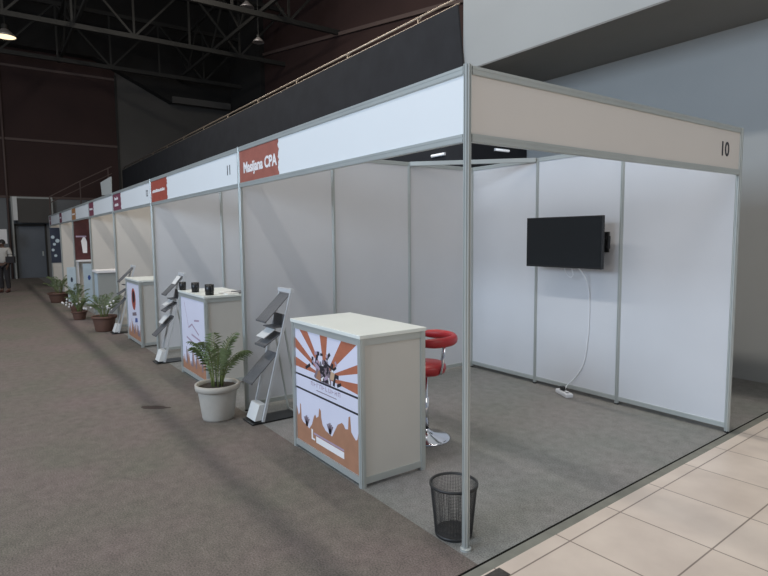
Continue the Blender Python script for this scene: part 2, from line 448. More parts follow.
# ------------------------------------------------------------------ shell scheme booths
H = 2.5; FH = 0.37; D = 3.0
XS = [0.0, -3.03, -6.38, -9.2, -12.0, -14.9, -17.8, -20.9]
def post_mesh(h, r=0.021):
    b = MB(); pts = []
    for k in range(8):
        a0 = PI/8 + k*PI/4; a1 = a0 + PI/4
        p0 = Vector((math.cos(a0), math.sin(a0))) * r; p1 = Vector((math.cos(a1), math.sin(a1))) * r
        g0 = p0.lerp(p1, 0.34); g1 = p0.lerp(p1, 0.66)
        pts += [p0, g0, g0*0.72, g1*0.72, g1]
    b.prism([(p.x, p.y) for p in pts], lambda u, v, t: (u, v, t), 0, h)
    return b
def rail(name, p, q, parent, h=0.042, th=0.024):
    b = MB(); p, q = Vector(p), Vector(q); up = Vector((0, 0, h/2))
    b.bar(p, q, th, h); d = (q-p).normalized(); s = d.cross(Vector((0,0,1)))
    b.bar(p + s*(th/2) + up*0.55, q + s*(th/2) + up*0.55, 0.004, h*0.28); b.bar(p + s*(th/2) - up*0.55, q + s*(th/2) - up*0.55, 0.004, h*0.28)
    b.bar(p - s*(th/2) + up*0.55, q - s*(th/2) + up*0.55, 0.004, h*0.28); b.bar(p - s*(th/2) - up*0.55, q - s*(th/2) - up*0.55, 0.004, h*0.28)
    return b.build(name, ALU, parent)
def post(parent, x, y, h=H, name='post', r=0.021):
    o = post_mesh(h, r).build(name, ALU, parent); o.location = (x, y, 0); return o
def foot(parent, x, y):
    b = MB(); b.lathe([(0.022, 0), (0.022, 0.012), (0.01, 0.016)], (x, y, 0), seg=16, close=True); return b.build('levelling_foot', BLACKPL, parent)

ORD = ['nearest', 'second', 'third', 'fourth', 'fifth', 'sixth', 'farthest']
side_labels = ['grey-white partition wall between booth 10 and the counter with the black cups',
               'white partition wall behind the counter with the black cups, third post from the photo front',
               'white partition wall beyond the white counter with the printed portrait',
               'white partition wall beside the small high table and the white board',
               'white partition wall hung with a maroon backdrop, far along the row',
               'plain warm-toned partition wall just past the booth with the maroon backdrop',
               'last partition wall of the row, with the dark navy poster']
walls = []
for i, X in enumerate(XS[1:]):
    t = thing('partition_wall', (X, 0, 0), side_labels[i], 'partition wall', 'partition walls across the row')
    for k in range(3):
        b = MB(); b.box((-0.004, 0.02 + k*D/3, 0.05), (0.004, (k+1)*D/3 - 0.02, H - 0.04)); b.build('panel', PANEL if X > -8 else PANEL_FAR, t)
        rail('lower_rail', (0, k*D/3 + 0.015, 0.060), (0, (k+1)*D/3 - 0.015, 0.060), t)
        rail('upper_rail', (0, k*D/3 + 0.015, H-0.021), (0, (k+1)*D/3 - 0.015, H-0.021), t)
        foot(post(t, 0, k*D/3), 0, 0)
    walls.append(t)
back_labels = ['white back wall of booth 10 with the wall television',
               'white back wall of booth 11 behind the counter with the black cups', 'white back wall of the booth with the portrait counter',
               'white back wall of the booth with the small high table', 'white back wall of the booth with the maroon backdrop',
               'white back wall of the sixth booth, hidden past the backdrop', 'white back wall at the far end of the row']
for i in range(7):
    xa, xb = XS[i+1], XS[i]; L = xb - xa
    t = thing('back_wall_panels', (xa, D, 0), back_labels[i], 'partition wall', 'back walls of the booth row')
    n = 3
    for k in range(n):
        b = MB(); b.box((k*L/n + 0.02, -0.004, 0.05), ((k+1)*L/n - 0.02, 0.004, H - 0.04)); b.build('panel', PANEL, t)
        rail('lower_rail', (k*L/n + 0.015, 0, 0.060), ((k+1)*L/n - 0.015, 0, 0.060), t)
        rail('upper_rail', (k*L/n + 0.015, 0, H-0.021), ((k+1)*L/n - 0.015, 0, H-0.021), t)
        foot(post(t, k*L/n, 0), 0, 0)
    if i == 0: foot(post(t, L, 0), 0, 0)

# front corner post
t = thing('corner_post', (0, 0, 0), 'tall aluminium corner post standing at the front beside the wire bin', 'post')
post(t, 0, 0, H + 0.005, 'shaft', 0.0215)
b = MB(); b.lathe([(0.03, 0.0), (0.03, 0.012), (0.014, 0.02), (0.014, 0.03)], seg=20, close=True); b.build('levelling_foot', ALU, t)

def jagged(seed, x, z0, z1, amp=0.03, n=14):
    r = random.Random(seed)
    return [(x + r.uniform(-amp, amp*0.4), z0 + (z1-z0)*k/n) for k in range(n+1)]
signs = [(0.86, SIGNO, 'orange-brown name patch'), (0.86, REDP, 'red name patch'), (0.72, MAGP, 'plum name patch'),
         (0.62, MAGP, 'plum name patch'), (0.72, AMBP, 'amber name patch'), (0.6, MAGP, 'plum name patch'), (0.5, MAGP, 'plum name patch')]
f_labels = ['nearest long white fascia board with the orange-brown Masijana CPA patch', 'white fascia board numbered 11 with a red name patch',
            'white fascia board beyond number 11 with a plum patch and two pale marks', 'white fascia board over the small high table with plum patch',
            'white fascia board with amber patch over the maroon backdrop', 'small white fascia board beyond the amber patch', 'farthest white fascia board over the navy poster']
for i in range(7):
    xa, xb = XS[i+1], XS[i]; L = xb - xa
    t = thing('fascia_board', (xa, 0, 0), f_labels[i], 'fascia', 'fascia boards along the aisle')
    zt, zb = H - 0.021, H - FH + 0.021
    rail('top_rail', (0.02, 0, zt), (L-0.02, 0, zt), t); rail('bottom_rail', (0.02, 0, zb), (L-0.02, 0, zb), t)
    b = MB(); b.box((0.02, -0.004, zb + 0.02), (L-0.02, 0.004, zt - 0.02)); pn = b.build('panel', FASC, t)
    sw, sm, sl = signs[i]
    pz0, pz1 = zb + 0.022, zt - 0.022
    b = MB(); b.prism([(0.022, pz1), (0.022, pz0)] + jagged(i, sw, pz0, pz1), lambda u, v, s: (u, s, v), -0.0065, -0.0042)
    o = b.build('name_patch', sm, t); o['label'] = sl + ' with a torn right edge'
    zc = (pz0 + pz1)/2
    if i == 0: text('name_lettering', 'Masijana CPA', 0.128, face_minus_y(0.47, -0.0075, zc - 0.02), WHITEP, o, 0.0008, 0.0045)
    else:
        b = MB(); r = random.Random(20+i)
        if i == 2:
            for z in (zc + 0.06, zc - 0.05):
                x = 0.18
                while x < 0.5: b.box((x, -0.0085, z-0.022), (x+0.05, -0.0066, z+0.022 + r.uniform(-0.01, 0.01))); x += 0.065
        else:
            x = 0.1
            while x < sw - 0.14: b.box((x, -0.0085, zc-0.018), (x+0.028, -0.0066, zc+0.018 + r.uniform(-0.008, 0.008))); x += 0.038
        b.build('name_lettering', WHITEP, o)
    if i == 1: text('booth_number', '11', 0.13, face_minus_y(L - 0.27, -0.005, zc), INK, pn, 0.0006, 0.002)
    if i == 2: text('booth_number', '12', 0.13, face_minus_y(L - 0.24, -0.005, zc), INK, pn, 0.0006, 0.002)
# side fascia of booth 10
t = thing('fascia_board', (0, 0, 0), 'shade-tinted fascia board numbered 10 over the open tiled side of the corner booth', 'fascia')
zt, zb = H - 0.021, H - FH + 0.021
rail('top_rail', (0, 0.022, zt), (0, D-0.02, zt), t); rail('bottom_rail', (0, 0.022, zb), (0, D-0.02, zb), t)
b = MB(); b.box((-0.004, 0.022, zb + 0.02), (0.004, D-0.02, zt - 0.02)); pn = b.build('panel', FASC_SIDE, t)
text('booth_number', '10', 0.15, face_plus_x(0.0052, 2.73, (zb+zt)/2 - 0.005), INK, pn, 0.0006, 0.003)
# diagonal corner brace
b = MB(); b.bar((-3.0, 2.0, 2.478), (-2.03, 2.97, 2.478), 0.03, 0.042); b.bar((-3.0, 2.0, 2.478), (-2.03, 2.97, 2.478), 0.012, 0.048)
tag(b.build('corner_brace', ALU), 'diagonal aluminium bar across the top back corner of booth 10', 'brace')

# white board standing on top of the row
b = MB(); b.prism([(-10.5, 2.54), (-9.55, 2.50), (-9.5, 2.82), (-10.6, 2.80)], lambda u, v, s: (u, s, v), 0.03, 0.05)
tag(b.build('white_board', CREAMW), 'tilted off-white board perched on top of the booth fascia halfway along the row', 'board')

# ------------------------------------------------------------------ wall pieces in far booths
t = thing('backdrop_banner', (-14.88, 0, 0), 'maroon backdrop hung in a booth far along the row', 'banner')
b = MB(); b.box((0, 0.02, 1.12), (0.012, 2.9, 2.40)); b.build('banner_cloth', DARKRED, t)
b = MB(); b.prism([(0.20,1.3),(0.30,1.3),(0.31,1.6),(0.27,1.72),(0.22,1.72),(0.17,1.62)], lambda u, v, s: (s, u, v), 0.012, 0.016); o = b.build('pale_figure', WHITEP, t); o['label'] = 'pale printed figure'
b = MB(); b.box((0.012, 0.05, 1.72), (0.015, 0.30, 1.76)); b.build('printed_line', PINKINK, t)
b = MB(); b.box((-14.86, 0.02, 1.08), (-14.56, 1.4, 1.12)); b.box((-14.86, 0.05, 0.0), (-14.82, 0.08, 1.08)); b.box((-14.86, 1.34, 0.0), (-14.82, 1.38, 1.08))
tag(b.build('wall_shelf', WHITEP), 'narrow white shelf under the maroon backdrop', 'shelf')
def pullup(x, y, h, wd, m, lab, em=None, rz=0):
    t = thing('roll_up_banner', (x, y, 0), lab, 'banner', None, rz)
    b = MB(); b.box((-0.05, 0, 0.03), (-0.04, wd, h)); b.build('print', m, t)
    b = MB(); b.box((-0.10, -0.01, 0), (0.02, wd+0.01, 0.04)); b.build('base', ALU, t)
    if em:
        b = MB(); b.prism([(wd/2 + 0.14*wd*math.cos(k*PI/3), h*0.66 + 0.07*math.sin(k*PI/3)) for k in range(6)], lambda u, v, s: (s, u, v), -0.04, -0.036); b.build('emblem', em, t)
    return t
pullup(-13.9, 0.06, 1.05, 0.26, PALEBLUE, 'pale blue banner with a blue emblem standing under the maroon backdrop', BLUEINK)
pullup(-13.6, 0.40, 1.12, 0.36, TEAL, 'dark teal banner standing right of the pale blue banner')
pullup(-14.4, -0.25, 0.95, 0.2, PALEBLUE, 'narrow pale banner at the front of the amber-patched booth', NAVY)
t = thing('wall_poster', (-20.89, 0, 0), 'dark navy poster with pale blots on the last partition', 'poster')
b = MB(); b.box((0, -0.02, 0.85), (0.012, 0.9, 2.08)); b.build('poster_sheet', NAVY, t)
b = MB()
for yy, z, s in ((0.06, 1.75, .06), (0.1, 1.5, .05), (0.05, 1.3, .05), (0.2, 1.62, .07), (0.12, 1.1, .05)): b.prism([(yy + s*math.cos(k*PI/4), z + s*math.sin(k*PI/4)) for k in range(8)], lambda u, v, q: (q, u, v), 0.012, 0.015)
b.build('pale_blot', PALEBLUE, t)

# ------------------------------------------------------------------ counters
CW, CD, CH = 0.96, 0.51, 1.03
def P2(W, Hh, x0=0.022, z0=0.070):
    # print coordinates (0..1, 0..1) to the counter's front face
    return lambda u, v, s: (x0 + u*W, -s, z0 + v*Hh)
def poster_rays(t):
    W, Hh = CW - 0.044, 0.885
    fn = P2(W, Hh)
    b = MB()
    b.prism([(0,0),(1,0),(1,1),(0,1)], fn, 0.002, 0.004, LILAC)
    c = (0.5, 0.66)
    for r in ([(0.08,1),(0.22,1)], [(0,0.92),(0,0.83)], [(0,0.745),(0,0.665)], [(0.43,1),(0.55,1)], [(0.76,1),(0.97,1)], [(1,0.86),(1,0.79)], [(1,0.71),(1,0.625)]):
        d = [(c[0] + (p[0]-c[0])*0.13, c[1] + (p[1]-c[1])*0.13) for p in r]
        b.prism([d[0], r[0], r[1], d[1]], fn, 0.004, 0.0044, ORANGE)
    # pale band between two black rules
    b.prism([(0,0.475),(1,0.475),(1,0.60),(0,0.60)], fn, 0.0044, 0.005, LILAC)
    for v in (0.60, 0.475): b.prism([(0,v-0.008),(1,v-0.008),(1,v+0.008),(0,v+0.008)], fn, 0.005, 0.0054, INK)
    r = random.Random(5); u = 0.27
    for k in range(10):     # illegible line of letters
        b.prism([(u,0.545),(u+0.008,0.545),(u+0.008,0.58),(u,0.58)], fn, 0.005, 0.0053, PINKINK)
        q = r.choice((0.545, 0.56, 0.574))
        b.prism([(u,q),(u+0.03,q),(u+0.03,q+0.006),(u,q+0.006)], fn, 0.005, 0.0053, PINKINK)
        if r.random() < 0.6: b.prism([(u+0.026,0.545),(u+0.033,0.545),(u+0.033,0.58),(u+0.026,0.58)], fn, 0.005, 0.0053, PINKINK)
        u += 0.048
    b.prism([(0.36,0.515),(0.68,0.515),(0.68,0.522),(0.36,0.522)], fn, 0.005, 0.0053, GREYINK)
    # crowd of raised hands
    prof = [(0,0.30),(0.03,0.22),(0.055,0.25),(0.062,0.335),(0.075,0.33),(0.085,0.2),(0.11,0.18),(0.18,0.165),(0.22,0.148),(0.27,0.20),(0.31,0.285),(0.33,0.30),(0.35,0.277),(0.385,0.30),
            (0.40,0.375),(0.425,0.36),(0.43,0.30),(0.45,0.245),(0.5,0.21),(0.55,0.20),(0.6,0.19),(0.65,0.26),(0.69,0.315),(0.72,0.33),(0.75,0.347),(0.78,0.335),(0.80,0.31),(0.84,0.32),(0.85,0.42),(0.872,0.43),(0.885,0.31),(0.92,0.28),(0.95,0.263),(0.97,0.28),(0.985,0.34),(1,0.34)]
    for (ua, va), (ub, vb) in zip(prof[:-1], prof[1:]):
        if ub > ua: b.prism([(ua,0),(ub,0),(ub,vb),(ua,va)], fn, 0.0044, 0.0048, BROWNP)
    for cu, cv in ((0.18, 0.21), (0.57, 0.25)):
        for k in (-2,-1,0,1,2):
            b.prism([(cu-0.012,cv-0.05),(cu+0.012,cv-0.05),(cu+k*0.022+0.008,cv+0.045-abs(k)*0.01),(cu+k*0.022-0.008,cv+0.045-abs(k)*0.01)], fn, 0.0048+abs(k)*0.00003, 0.0051, GREYINK)
    # white strip with a small mark at its left
    b.prism([(0.34,0.06),(0.78,0.06),(0.78,0.115),(0.34,0.115)], fn, 0.0049, 0.0055, WHITEP)
    b.prism([(0.30,0.122),(0.78,0.122),(0.78,0.138),(0.30,0.138)], fn, 0.0049, 0.0055, PINKINK)
    b.prism([(0.26,0.07),(0.32,0.07),(0.32,0.085),(0.285,0.085),(0.285,0.16),(0.26,0.16)], fn, 0.0049, 0.0055, WHITEP)
    # dark emblem: cluster of blocks and struts over the ray centre
    r = random.Random(11)
    b.prism([(0.44,0.61),(0.60,0.61),(0.60,0.70),(0.55,0.80),(0.47,0.80),(0.43,0.71)], fn, 0.0048, 0.0053, GREYINK)
    for k in range(60):
        u = r.gauss(0.51, 0.085); v = 0.62 + abs(r.gauss(0.08, 0.085)); a = r.uniform(0, PI); l = r.uniform(0.015, 0.05); wd = r.uniform(0.006, 0.016)
        v = min(v, 0.84)
        dx, dy = math.cos(a)*l, math.sin(a)*l; nx, ny = -math.sin(a)*wd, math.cos(a)*wd
        v = max(v, 0.612 + abs(dy) + abs(ny))
        b.prism([(u-dx-nx,v-dy-ny),(u+dx-nx,v+dy-ny),(u+dx+nx,v+dy+ny),(u-dx+nx,v-dy+ny)], fn, 0.0050, 0.0054 + k*0.00001, r.choice((INK, INK, GREYINK, WHITEP, INK, PINKINK)))
    b.prism([(0.585,0.66),(0.64,0.66),(0.66,0.72),(0.60,0.73)], fn, 0.005, 0.0058, TANP)
    b.prism([(0.36,0.62),(0.44,0.61),(0.43,0.70),(0.36,0.69)], fn, 0.005, 0.0058, BROWNP)
    return b.build('front_poster', None, t)
def poster_hands(t, portrait):
    W, Hh = CW - 0.044, 0.885; fn = P2(W, Hh); b = MB()
    b.prism([(0,0),(1,0),(1,1),(0,1)], fn, 0.002, 0.004, LILAC)
    r = random.Random(3 if portrait else 4); u = 0; 
    while u < 0.999:
        hh = r.uniform(0.10, 0.34)
        b.prism([(u,0),(u+0.05,0),(u+0.05,hh*0.6),(u+0.03,hh),(u+0.015,hh),(u,hh*0.55)], fn, 0.004, 0.0046, BROWNP if r.random() < 0.7 else GREYINK); u += 0.05
    b.prism([(0,0),(1,0),(1,0.08),(0,0.08)], fn, 0.004, 0.0048, BROWNP)
    if portrait:
        b.prism([(0.5+0.16*math.cos(k*PI/8), 0.72+0.2*math.sin(k*PI/8)) for k in range(16)], fn, 0.004, 0.0045, REDP)
        b.prism([(0.5+0.09*math.cos(k*PI/8), 0.76+0.11*math.sin(k*PI/8)) for k in range(16)], fn, 0.0045, 0.005, INK)
        b.prism([(0.35,0.40),(0.68,0.44),(0.66,0.5),(0.36,0.46)], fn, 0.004, 0.0045, GREYINK)
        b.prism([(0.55,0.3),(0.75,0.33),(0.72,0.4),(0.56,0.38)], fn, 0.004, 0.0045, BLUEINK)
    else:
        for a in ((0.15,0.93,0.30,0.60),(0.3,0.60,0.45,0.66),(0.45,0.66,0.72,0.55),(0.20,0.46,0.55,0.40),(0.55,0.72,0.75,0.74),(0.42,0.52,0.78,0.48)):
            b.prism([(a[0],a[1]-0.012),(a[2],a[3]-0.012),(a[2],a[3]+0.012),(a[0],a[1]+0.012)], fn, 0.004, 0.0045, PINKINK)
    return b.build('front_poster', None, t)
def counter(x, y, label, pf):
    t = thing('display_counter', (x, y, 0), label, 'counter', 'printed display counters')
    b = MB()
    for px_, py_ in ((0.0,0.0),(CW,0.0),(0.0,CD),(CW,CD)):
        b.box((px_-0.018, py_-0.018, 0.0), (px_+0.018, py_+0.018, CH-0.02))
        b.box((px_-0.021, py_-0.006, 0.0), (px_+0.021, py_+0.006, CH-0.02)); b.box((px_-0.006, py_-0.021, 0.0), (px_+0.006, py_+0.021, CH-0.02))
    for z in (0.045, CH-0.05):
        for p, q in (((0,0,z),(CW,0,z)), ((CW,0,z),(CW,CD,z)), ((0,0,z),(0,CD,z)), ((0,CD,z),(CW,CD,z))): b.bar(p, q, 0.026, 0.045)
    b.build('frame', ALU, t)
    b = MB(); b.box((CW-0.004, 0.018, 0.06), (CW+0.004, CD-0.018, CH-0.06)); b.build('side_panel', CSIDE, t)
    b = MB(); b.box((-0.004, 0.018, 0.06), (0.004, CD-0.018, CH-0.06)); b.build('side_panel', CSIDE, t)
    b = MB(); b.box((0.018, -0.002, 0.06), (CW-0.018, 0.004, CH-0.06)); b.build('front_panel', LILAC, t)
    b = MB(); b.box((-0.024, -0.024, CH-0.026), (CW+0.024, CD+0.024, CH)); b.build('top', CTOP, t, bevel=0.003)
    pf(t); return t
counter(-1.91, -0.03, 'near white counter with an orange sunburst poster on its front', poster_rays)
counter(-5.03, -0.03, 'white counter carrying black cups, behind the potted palm', lambda t: poster_hands(t, False))
counter(-8.00, -0.07, 'white counter with a red and black portrait printed on its front', lambda t: poster_hands(t, True))

# small high table farther on
t = thing('high_table', (-10.68, 0.08, 0), 'small white-topped high table with a pale printed front, between palms', 'table')
b = MB(); b.box((-0.42, -0.22, 0.985), (0.2, 0.22, 1.03)); b.build('tabletop', WHITEP, t)
b = MB(); b.box((-0.40, -0.20, 0.02), (-0.36, -0.16, 0.98)); b.build('leg', ALU, t)
b = MB(); b.box((-0.40, 0.16, 0.02), (-0.36, 0.20, 0.98)); b.build('leg', ALU, t)
b = MB(); b.box((0.03, -0.19, 0.0), (0.16, 0.19, 0.985)); b.build('pedestal', CREAMW, t)
b = MB(); b.box((-0.35, -0.19, 0.35), (0.02, -0.18, 0.96)); b.build('printed_front', PALEBLUE, t)

# cups and papers on counter 11
def cup(x, y, r, h, label):
    t = thing('cup', (x, y, CH), label, 'cup', 'black cups on the counter')
    b = MB(); b.lathe([(0.6*r,0.0),(r*0.92,0.0),(r,h*0.5),(r,h),(r*0.92,h),(r*0.9,0.012),(0.02,0.012)], seg=24); b.build('body', BLACKPL, t, True)
    b = MB(); b.tube([(r*0.95,0,h*0.8),(r*1.5,0,h*0.72),(r*1.55,0,h*0.35),(r*0.95,0,h*0.22)], 0.006); b.build('handle', BLACKPL, t, True)
cup(-5.00, -0.01, 0.042, 0.10, 'black cup nearest the left corner of the counter')
cup(-4.62, 0.03, 0.045, 0.115, 'black cup between the other two on the counter')
cup(-4.17, 0.05, 0.05, 0.12, 'largest black cup, closest to the front corner of the counter')
for k, (x, y, a, lb) in enumerate(((-4.18, 0.27, 0.2, 'flat stack of white leaflets right of the largest black cup'), (-4.42, 0.34, -0.3, 'white sheet lying behind the black cups'), (-4.19, 0.42, 0.1, 'grey folder lying at the back right of the cup counter'))):
    b = MB(); b.box((-0.10, -0.07, 0), (0.10, 0.07, 0.012 + 0.008*(k == 2)), None)
    o = b.build('leaflet_stack' if k < 2 else 'folder', PAPER if k < 2 else MESHGREY); o.location = (x, y, CH); o.rotation_euler = (0, 0, a); tag(o, lb, 'papers')

# ------------------------------------------------------------------ zig-zag brochure racks
def brochure_rack():
    t = thing('brochure_rack', (0, 0, 0), '', 'brochure rack', 'leaning zig-zag brochure racks')
    wd = 0.23; top = (0.31, 1.18); lean = top[0]/top[1]
    # local: x = width (0 .. -wd), y = away from aisle, z up
    for x in (0.0, -wd):
        b = MB(); b.bar((x, 0.0, 0.02), (x, top[0], top[1]), 0.018, 0.024, up=(0,1,0)); b.build('side_rail', ALUW, t)
    b = MB(); b.bar((-wd-0.02, top[0], top[1]), (0.02, top[0], top[1]), 0.035, 0.035); b.build('top_bar', ALUW, t)
    b = MB(); b.bar((-wd, 0.36, 0.02), (-wd, top[0]*0.75, top[1]*0.72), 0.014, 0.014); b.bar((0, 0.36, 0.02), (0, top[0]*0.75, top[1]*0.72), 0.014, 0.014)
    b.bar((-wd, 0.36, 0.03), (0, 0.36, 0.03), 0.010, 0.010); b.build('rear_strut', ALU, t)
    # tilted shelves: each hangs from the rails and reaches out and down towards the aisle
    for i, z in enumerate((1.15, 0.80, 0.62)):
        y = z*lean; L = (0.34, 0.20, 0.35)[i]; dy = (0.72, 0.85, 0.72)[i]
        yo, zo = y - L*dy, z - L*math.sqrt(1-dy*dy)
        b = MB(); b.bar((-wd+0.01, (y+yo)/2, (z+zo)/2), (-0.01, (y+yo)/2, (z+zo)/2), L, 0.008, up=(0, math.sqrt(1-dy*dy), -dy))
        b.bar((-wd+0.01, yo, zo), (-0.01, yo, zo), 0.012, 0.018)
        b.build('shelf', MESHGREY, t)
    for i, z in enumerate((0.95,)):
        y = z*lean
        b = MB(); b.box((-wd+0.01, y-0.13, z-0.10), (-0.01, y-0.01, z-0.09)); b.box((-wd+0.01, y-0.02, z-0.10), (-0.01, y-0.01, z+0.02)); b.build('pocket', MESHGREY, t)
    b = MB(); b.prism([(-0.10, 0.004), (0.36, 0.004), (0.36, 0.014), (-0.10, 0.014)], lambda u, v, s: (s, u, v), -wd, 0.0); b.build('base_plate', BLACKPL, t)
    b = MB(); b.prism([(-0.07, 0.03), (0.0, 0.03), (0.04, 0.17), (-0.02, 0.17)], lambda u, v, s: (s, u, v), -wd+0.02, -0.02); b.build('lower_tray', PAPER, t)
    return t
ALUW = mat('satin_white_metal', (0.72, 0.74, 0.76), 0.35, 0.3, 0.03, 4)
rk = brochure_rack(); rk.location = (-2.56, -0.04, 0); rk['label'] = 'leaning brochure rack between the potted palm and the sunburst counter'
r2 = copy_tree(rk); r2.location = (-5.66, -0.10, 0); r2['label'] = 'leaning brochure rack left of the counter with the black cups'
r3 = copy_tree(rk); r3.location = (-8.62, -0.12, 0); r3['label'] = 'leaning brochure rack left of the portrait counter'
def leaflet(x, y, z, lab, m=PAPER, a=0.55, L=0.13, wd=0.17):
    b = MB(); b.box((-wd/2, -L/2, 0), (wd/2, L/2, 0.006)); o = b.build('leaflet', m); o.location = (x, y, z); o.rotation_euler = (a, 0, 0); tag(o, lab, 'leaflet', 'leaflets in the brochure racks')
leaflet(-2.675, 0.06, 0.80, 'white leaflet on the middle shelf of the near brochure rack')
leaflet(-5.775, 0.0, 0.80, 'white leaflet on the middle shelf of the rack by the cup counter')
leaflet(-5.775, -0.06, 0.58, 'white leaflet on the lower shelf of the rack by the cup counter', a=0.85)
leaflet(-5.775, 0.13, 1.10, 'grey-white leaflet at the top of the rack by the cup counter', a=0.9)

# ------------------------------------------------------------------ potted palms
def palm(loc, pot_r, pot_h, potm, nf, size, seed, label, flower=False):
    t = thing('potted_palm', loc, label, 'potted plant', None)
    b = MB(); r = pot_r; h = pot_h
    b.lathe([(0.02,0),(0.70*r,0),(0.74*r,0.02),(0.90*r,h*0.80),(0.90*r,h*0.82),(1.0*r,h*0.83),(1.03*r,h*0.90),(1.03*r,h),(0.93*r,h),(0.91*r,h*0.9),(0.86*r,h*0.8)], seg=36)
    b.build('pot', potm, t, True)
    b = MB(); b.lathe([(0.005,h*0.93),(0.4*r,h*0.92),(0.915*r,h*0.90)], seg=24); b.build('soil', SOIL, t, True)
    R_ = random.Random(seed); s = MB(); lf = MB()
    for k in range(nf):
        a = 2*PI*k/nf + R_.uniform(-0.4, 0.4); reach = size*R_.uniform(0.15, 0.62); ht = size*R_.uniform(0.75, 1.35)
        bx, by = 0.25*r*math.cos(a), 0.25*r*math.sin(a)
        pts = []
        for i in range(9):
            q = i/8
            out = reach*(q**1.7); z = h*0.9 + ht*(q - 0.33*q**3)
            pts.append(Vector((bx + out*math.cos(a), by + out*math.sin(a), z)))
        s.tube(pts, [0.006*(1-0.75*i/8) for i in range(9)], seg=6)
        for i in range(7, 33, 2):
            q = i/33*8; i0 = min(7, int(q)); p = pts[i0].lerp(pts[i0+1], q-i0); d = (pts[i0+1]-pts[i0]).normalized()
            if i < 12 and R_.random() < 0.4: continue
            for sd in (-1, 1):
                side = d.cross(Vector((0,0,1))).normalized()*sd
                ll = size*0.19*math.sin(PI*min(1, (i-2)/33))**0.6*R_.uniform(0.8, 1.15)
                dr = (side*0.80 + d*0.75 + Vector((0,0,-0.18))).normalized(); n_ = dr.cross(d).normalized(); wv = dr.cross(n_).normalized()*0.0036*(size/0.6)
                m_ = p + dr*ll*0.5; e_ = p + dr*ll + Vector((0,0,-0.28*ll))
                n0 = len(lf.v)
                lf.v += [tuple(p), tuple(m_-wv), tuple(e_), tuple(m_+wv)]; lf.f.append([n0,n0+1,n0+2]); lf.f.append([n0,n0+2,n0+3]); lf.m += [0,0]
    s.build('stem', STEM, t, True)
    lf.build('foliage', LEAF, t, fixn=False)
    if flower:
        f = MB()
        for k in range(16):
            a = R_.uniform(0, 2*PI); rr = R_.uniform(0.1, 0.35)*size*2; z = h + size*R_.uniform(0.2, 0.6)
            f.lathe([(0.002,-0.03),(0.022,0.0),(0.002,0.02)], (rr*math.cos(a), rr*math.sin(a), z), seg=8)
        f.build('blossom', WHITEP, t)
    return t
palm((-2.98, -0.30, 0), 0.195, 0.33, POTW, 19, 0.56, 3, 'leafy potted palm in a large pale grey-white pot by the near brochure rack')
palm((-9.15, -0.26, 0), 0.21, 0.28, POTB, 18, 0.48, 5, 'potted palm in a brown pot, nearest of the brown-potted ones', True)
palm((-11.1, -0.42, 0), 0.15, 0.18, POTB, 16, 0.45, 8, 'low leafy palm in a brown pot in front of the small high table', True)
palm((-12.9, -0.26, 0), 0.16, 0.2, POTB, 14, 0.5, 12, 'leafy palm in front of the booth with the maroon backdrop')
palm((-15.1, -0.40, 0), 0.26, 0.26, POTB, 15, 0.55, 14, 'farthest palm in a wide brown pot at the far end of the row')

# ------------------------------------------------------------------ bar stool
t = thing('bar_stool', (-1.42, 0.90, 0), 'red padded bar stool with chrome base behind the near counter', 'stool', None, 0.0)
b = MB(); b.lathe([(0.005,0.0),(0.205,0.0),(0.21,0.008),(0.19,0.018),(0.08,0.04),(0.035,0.07),(0.03,0.085)], seg=40); b.build('base', CHROME, t, True)
b = MB(); b.lathe([(0.028,0.07),(0.028,0.34),(0.02,0.345),(0.02,0.55)], seg=20, close=True); b.build('column', CHROME, t, True)
b = MB(); b.tube([(-0.03,-0.03,0.30),(-0.12,-0.2,0.28),(0.0,-0.26,0.28),(0.12,-0.2,0.28),(0.03,-0.03,0.30)], 0.010); b.build('footrest', CHROME, t, True)
b = MB(); b.lathe([(0.01,0.545),(0.13,0.545),(0.16,0.56),(0.172,0.59),(0.168,0.62),(0.145,0.638),(0.01,0.642)], seg=36); b.build('seat', RED, t, True)
b = MB()
n = 22; rows = []
for i in range(n+1):
    a = math.radians(-48) + math.radians(192)*i/n     # arc around the back
    e = min(1, min(i, n-i)/3.0); hh = 0.040*(0.55+0.45*math.sqrt(e)); th = 0.030*(0.5+0.5*math.sqrt(e))
    ring = []
    for j in range(10):
        q = 2*PI*j/10; rr = 0.235 + th*math.cos(q)
        ring.append((rr*math.cos(a), rr*math.sin(a), 0.835 + hh*math.sin(q)))
    rows.append(ring)
base = 0
for ring in rows: b.v += ring
for i in range(n):
    for j in range(10):
        j2 = (j+1) % 10; b.f.append([i*10+j, i*10+j2, (i+1)*10+j2, (i+1)*10+j]); b.m.append(0)
b.f.append(list(range(10))); b.m.append(0); b.f.append(list(range(n*10, n*10+10))); b.m.append(0)
b.build('backrest', RED, t, True)
for a in (math.radians(5), math.radians(93)):
    c, s = math.cos(a), math.sin(a)
    b = MB(); b.tube([(0.12*c,0.12*s,0.555),(0.175*c,0.175*s,0.57),(0.195*c,0.195*s,0.64),(0.22*c,0.22*s,0.815)], 0.011); b.build('back_bracket', CHROME, t, True)

